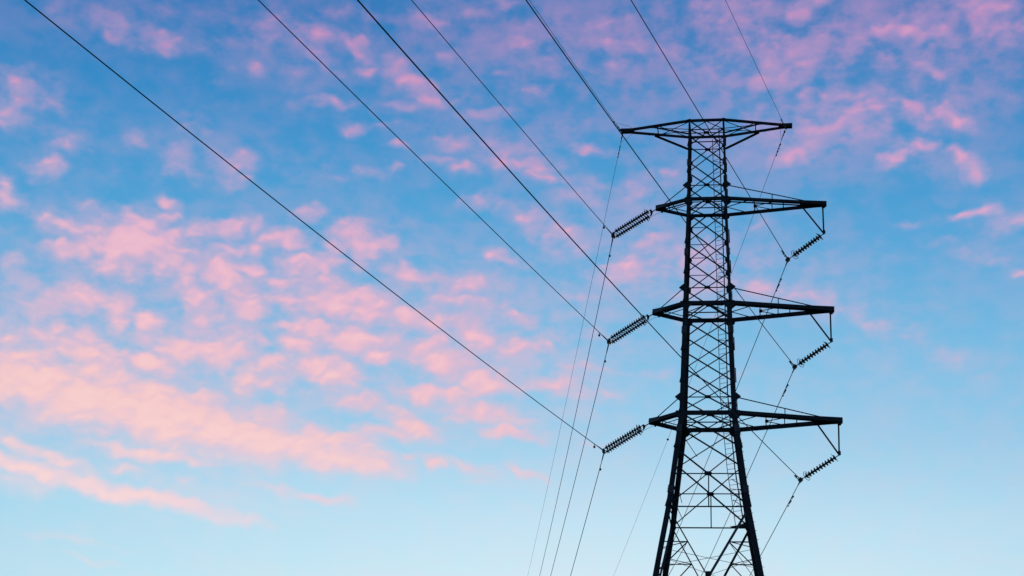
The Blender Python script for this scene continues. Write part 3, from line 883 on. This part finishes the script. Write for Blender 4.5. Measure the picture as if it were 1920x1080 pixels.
def insulator_single(label):
    root = thing('insulator_string', label, 'insulator', group='insulator strings of the line')
    proto = None
    n, pitch, x0 = 11, .146, .23
    st = bpy.data.objects.new('disc_string', None); col.objects.link(st); st.parent = root
    for k in range(n):
        if proto is None:
            d = disc_mesh(.136, pitch).build('disc', GLAZE, st, smooth=True); proto = d
        else:
            d = proto.copy(); col.objects.link(d); d.parent = st
        d.location = (x0 + pitch * (k + .5), 0, 0)
        d.rotation_euler = (0, 0, math.pi)
    m = MB()
    m.tube([(-.02, 0, 0), (x0 + .01, 0, 0)], [.02, .02], 6)
    m.tube([(.04, 0, 0), (.09, 0, 0)], .034, 6)
    m.build('ball_link', FITTING, st)
    m = MB()
    xe = x0 + n * pitch
    m.tube([(xe - .01, 0, 0), (xe + .26, 0, 0)], .018, 6)
    m.build('ball_link', FITTING, st)
    for xc, s in ((x0 + .05, 1), (xe - .08, -1)):
        m = MB()
        m.ring((xc, 0, 0), (1, .25 * s, .12), 0.20, .012, 30, 5, squash=1.15, up=(0, 1, .3))
        m.tube([(xc - s * .12, 0, 0), (xc - s * .02, .1, -.02), (xc, .2, .02)], .008, 5)
        m.tube([(xc - s * .12, 0, 0), (xc - s * .02, -.1, .02), (xc, -.2, -.02)], .008, 5)
        m.build('arcing_ring', FITTING, root)
    return root

def rung_between(o, a, b, along):
    a, b = Vector(a), Vector(b)
    x = (b - a).normalized()
    y = Vector(along); y = (y - x * y.dot(x)).normalized()
    z_ = x.cross(y)
    o.location = a
    o.rotation_euler = Matrix(((x.x, y.x, z_.x), (x.y, y.y, z_.y), (x.z, y.z, z_.z))).to_euler()

EY = Rz @ Vector((0, 1, 0))
names = ['upper', 'middle', 'lowest']
LV = {'upper': 'second', 'middle': 'third', 'lowest': 'lowest'}
LEFT_TOP = [(-2.48, 35.02), (-2.59, 29.66), (-2.72, 24.36)]
LEFT_CL = [(-4.473, 33.705), (-4.573, 28.325), (-4.687, 23.089)]
RIGHT_CL = [(3.661, 32.306), (3.835, 27.031), (3.946, 21.785)]
for nme, (x, z), (cx, cz) in zip(names, LEFT_TOP, LEFT_CL):
    o = insulator_pair('double row of insulator discs slanting from the left tip of the %s crossarm' % LV[nme])
    a, b = world_pt(x, 0, z), world_pt(cx, 0, cz)
    rung_between(o, a, b, EY)
    M = (Matrix.Translation(o.location) @ o.rotation_euler.to_matrix().to_4x4()).inverted()
    anchor = world_pt(x + .32, .26, z + .02)
    m = MB()
    q0, q3 = Vector((.42, .45, 0)), M @ anchor
    m.tube([q0, q0.lerp(q3, .3) + Vector((0, .03, -.03)), q0.lerp(q3, .65) + Vector((0, .03, -.05)), q3], .008, 5)
    m.box(q3, (.03, 0, 0), (0, .025, 0), (0, 0, .05))
    m.build('bonding_lead', FITTING, o)
for nme, (x, z), (cx, cz) in zip(names, HANG, RIGHT_CL):
    o = insulator_single('single string of ribbed discs under the hanger at the right tip of the %s crossarm' % LV[nme])
    a, b = world_pt(x, 0, z), world_pt(cx, 0, cz)
    rung_between(o, a, b, EY)

# ------------------------------------------------------------------ conductors and earth wires
def span(P, az_, s, c, length, n):
    a = R(az_)
    u = Vector((math.sin(a), math.cos(a), 0))
    out = []
    for i in range(n + 1):
        t = length * (i / n) ** 1.5
        out.append(P + u * t + Vector((0, 0, s * t / 100 + c * t * t / 1e4)))
    return out

def along(pts, dist):
    d = 0
    for a, b in zip(pts[:-1], pts[1:]):
        l = (b - a).length
        if d + l >= dist:
            return a.lerp(b, (dist - d) / l), (b - a).normalized()
        d += l

def damper(parent, pts, dist, origin, big=False):
    """stockbridge damper: clamp, messenger cable and two weights"""
    p, d = along(pts, dist)
    m = MB()
    k = 1.0 if big else .8
    m.box(p + Vector((0, 0, -.045)), d * .02, d.cross(Vector((0, 0, 1))).normalized() * .018, Vector((0, 0, .055)))
    c = p + Vector((0, 0, -.1))
    m.tube([c - d * .2 * k, c, c + d * .2 * k], .007, 5)
    for s in (-1, 1):
        e = c + d * (.17 * k * s)
        m.tube([e, e + d * .06 * s * k, e + d * .13 * s * k], [.02 * k, .036 * k, .03 * k], 8)
    m.build('vibration_damper', FITTING, parent, origin=origin).location = (0, 0, 0)

def weight(parent, pts, dist, origin):
    p, d = along(pts, dist)
    m = MB()
    m.box(p + Vector((0, 0, -.05)), d * .012, d.cross(Vector((0, 0, 1))).normalized() * .012, Vector((0, 0, .06)))
    q = p + Vector((0, 0, -.14))
    m.tube([q + Vector((0, 0, .055)), q + Vector((0, 0, .045)), q, q - Vector((0, 0, .045)), q - Vector((0, 0, .055))], [.012, .04, .055, .04, .012], 10)
    m.build('wire_weight', FITTING, parent, origin=origin).location = (0, 0, 0)

CW = [
    # side, words, clamp, half clamp, near (az,s,c), far (az,s,c), radius
    ('L', 'upper left', (-4.473, 33.705), .28, (202.462, -5.706, 2.875), (-1.7, -11.0, 5.2), .016),
    ('L', 'middle left', (-4.573, 28.325), .28, (202.682, -5.471, 2.648), (-2.432, -13.923, 5.008), .016),
    ('L', 'lowest left', (-4.687, 23.089), .28, (202.203, -7.252, 4.515), (-2.457, -14.683, 4.968), .016),
    ('R', 'upper right', (3.661, 32.306), .08, (202.493, -4.425, .976), (-2.101, -13.952, 5.057), .0175),
    ('R', 'middle right', (3.835, 27.031), .08, (201.207, -10.86, 5.697), (-1.876, -14.543, 5.086), .0175),
    ('R', 'lowest right', (3.946, 21.785), .08, (202.223, -8.392, 5.586), (-2.188, -14.065, 5.021), .0175),
]
for side, words, (x, z), hc, nq, fq, rad in CW:
    P = world_pt(x, 0, z)
    wn = span(world_pt(x, -hc, z), *nq, 150, 90)
    wf = span(world_pt(x, hc, z), *fq, 270, 70)
    if side == 'L':
        lab = 'thick dark power line bent at the double insulator string of the %s arm' % words
    else:
        lab = 'thick dark power line bent at the single insulator string of the %s arm' % words
    root = thing('power_line', lab, 'power line', P, 0, 'power lines clamped to the insulators')
    for pts in (list(reversed(wn)), wf):
        m = MB()
        m.tube(pts, rad, 6)
        o = m.build('conductor', WIRE, root, origin=P); o.location = (0, 0, 0)
    m = MB()
    a, b = world_pt(x, -hc, z), world_pt(x, hc, z)
    m.tube([a, P - Vector((0, 0, .02)), b], [.03, .05, .03], 8)
    for pts in (wn, wf):
        q, d = along(pts, .0001)
        e, d2 = along(pts, .75 if side == 'L' else .5)
        m.tube([pts[0], pts[0].lerp(e, .5), e], [rad * 1.9, rad * 1.7, rad * 1.3], 8)
    if side == 'R':
        m.box(P, EY * .12, (Rz @ Vector((.05, 0, -.05))), Vector((.06, 0, .06)))
        m.tube([P, P + Vector((.12, 0, .1))], .03, 6)
    m.build('suspension_clamp', FITTING, root, origin=P).location = (0, 0, 0)
    if side == 'L':
        weight(root, wn, 1.15, P)
        weight(root, wf, 1.35, P)
    else:
        damper(root, wn, .82, P)
        damper(root, wn, 1.05, P)
        damper(root, wf, 1.75, P, True)
        damper(root, wf, 2.35, P)

EW = [
    ('left', 'near', (-4.19, 39.40), (201.09, -7.28, 2.6), 150),
    ('left', 'far', (-4.079, 39.157), (-1.585, -5.857, 2.634), 270),
    ('right', 'near', (3.75, 39.2), (201.09, -7.27, 2.6), 150),
    ('right', 'far', (3.678, 39.019), (-1.768, -7.464, 2.341), 270),
]
for side, which, (x, z), q3, ln in EW:
    P = world_pt(x, 0, z)
    pts = span(P, *q3, ln, 80)
    lab = {('left', 'near'): 'thin wire from overhead to the left tip of the top crossarm',
           ('left', 'far'): 'thin wire dropping from the left tip of the top crossarm, leftmost at the bottom',
           ('right', 'near'): 'thin wire from overhead to the right tip of the top crossarm',
           ('right', 'far'): 'thin wire dropping behind the pylon from the right tip of the top crossarm'}[(side, which)]
    root = thing('earth_wire', lab, 'earth wire', P, 0, 'earth wires of the top crossarm')
    m = MB(); m.tube(pts, .0095, 5)
    m.build('strand', WIRE, root, origin=P).location = (0, 0, 0)
    m = MB()
    e, d = along(pts, .75)
    m.tube([P, P.lerp(e, .3), P.lerp(e, .4), P.lerp(e, .6), e], [.03, .022, .035, .02, .012], 7)
    m.box(P, d * .05, Vector((.03, 0, 0)), Vector((0, 0, .05)))
    m.build('dead_end_clamp', FITTING, root, origin=P).location = (0, 0, 0)
    damper(root, pts, 1.0 if which == 'near' else 1.15, P)
    if which == 'far':
        damper(root, pts, 1.75, P)
    # slack jumper from the clamp to the steel of the arm
    s = -1 if side == 'left' else 1
    tipx = -4.05 if side == 'left' else 3.95
    J = world_pt(tipx - s * .45, -.1 if which == 'near' else .1, 39.42 if which == 'near' else 39.2)
    mid = (e + J) / 2 + Vector((0, 0, .05 if which == 'near' else -.04)) + (Rz @ Vector((-s * .02, 0, 0)))
    m = MB()
    m.tube([e, e.lerp(mid, .5) + Vector((0, 0, .04)), mid, mid.lerp(J, .5) + Vector((0, 0, .05)), J], .0065, 5)
    m.build('jumper_wire', FITTING, root, origin=P).location = (0, 0, 0)
    if (side, which) == ('right', 'far'):
        # small arrowhead marker clamped on the wire
        p, d = along(pts, 40.15)
        m = MB()
        k = .15
        m.sweep([p - d * k * 1.1, p, p + d * k], lambda i, q: [q + (Vector((0, 0, 1)) * math.sin(2 * math.pi * j / 8) + Vector((1, 0, 0)) * math.cos(2 * math.pi * j / 8)) * (.012, .085, .012)[i] for j in range(8)])
        m.build('wire_marker', FITTING, root, origin=P).location = (0, 0, 0)
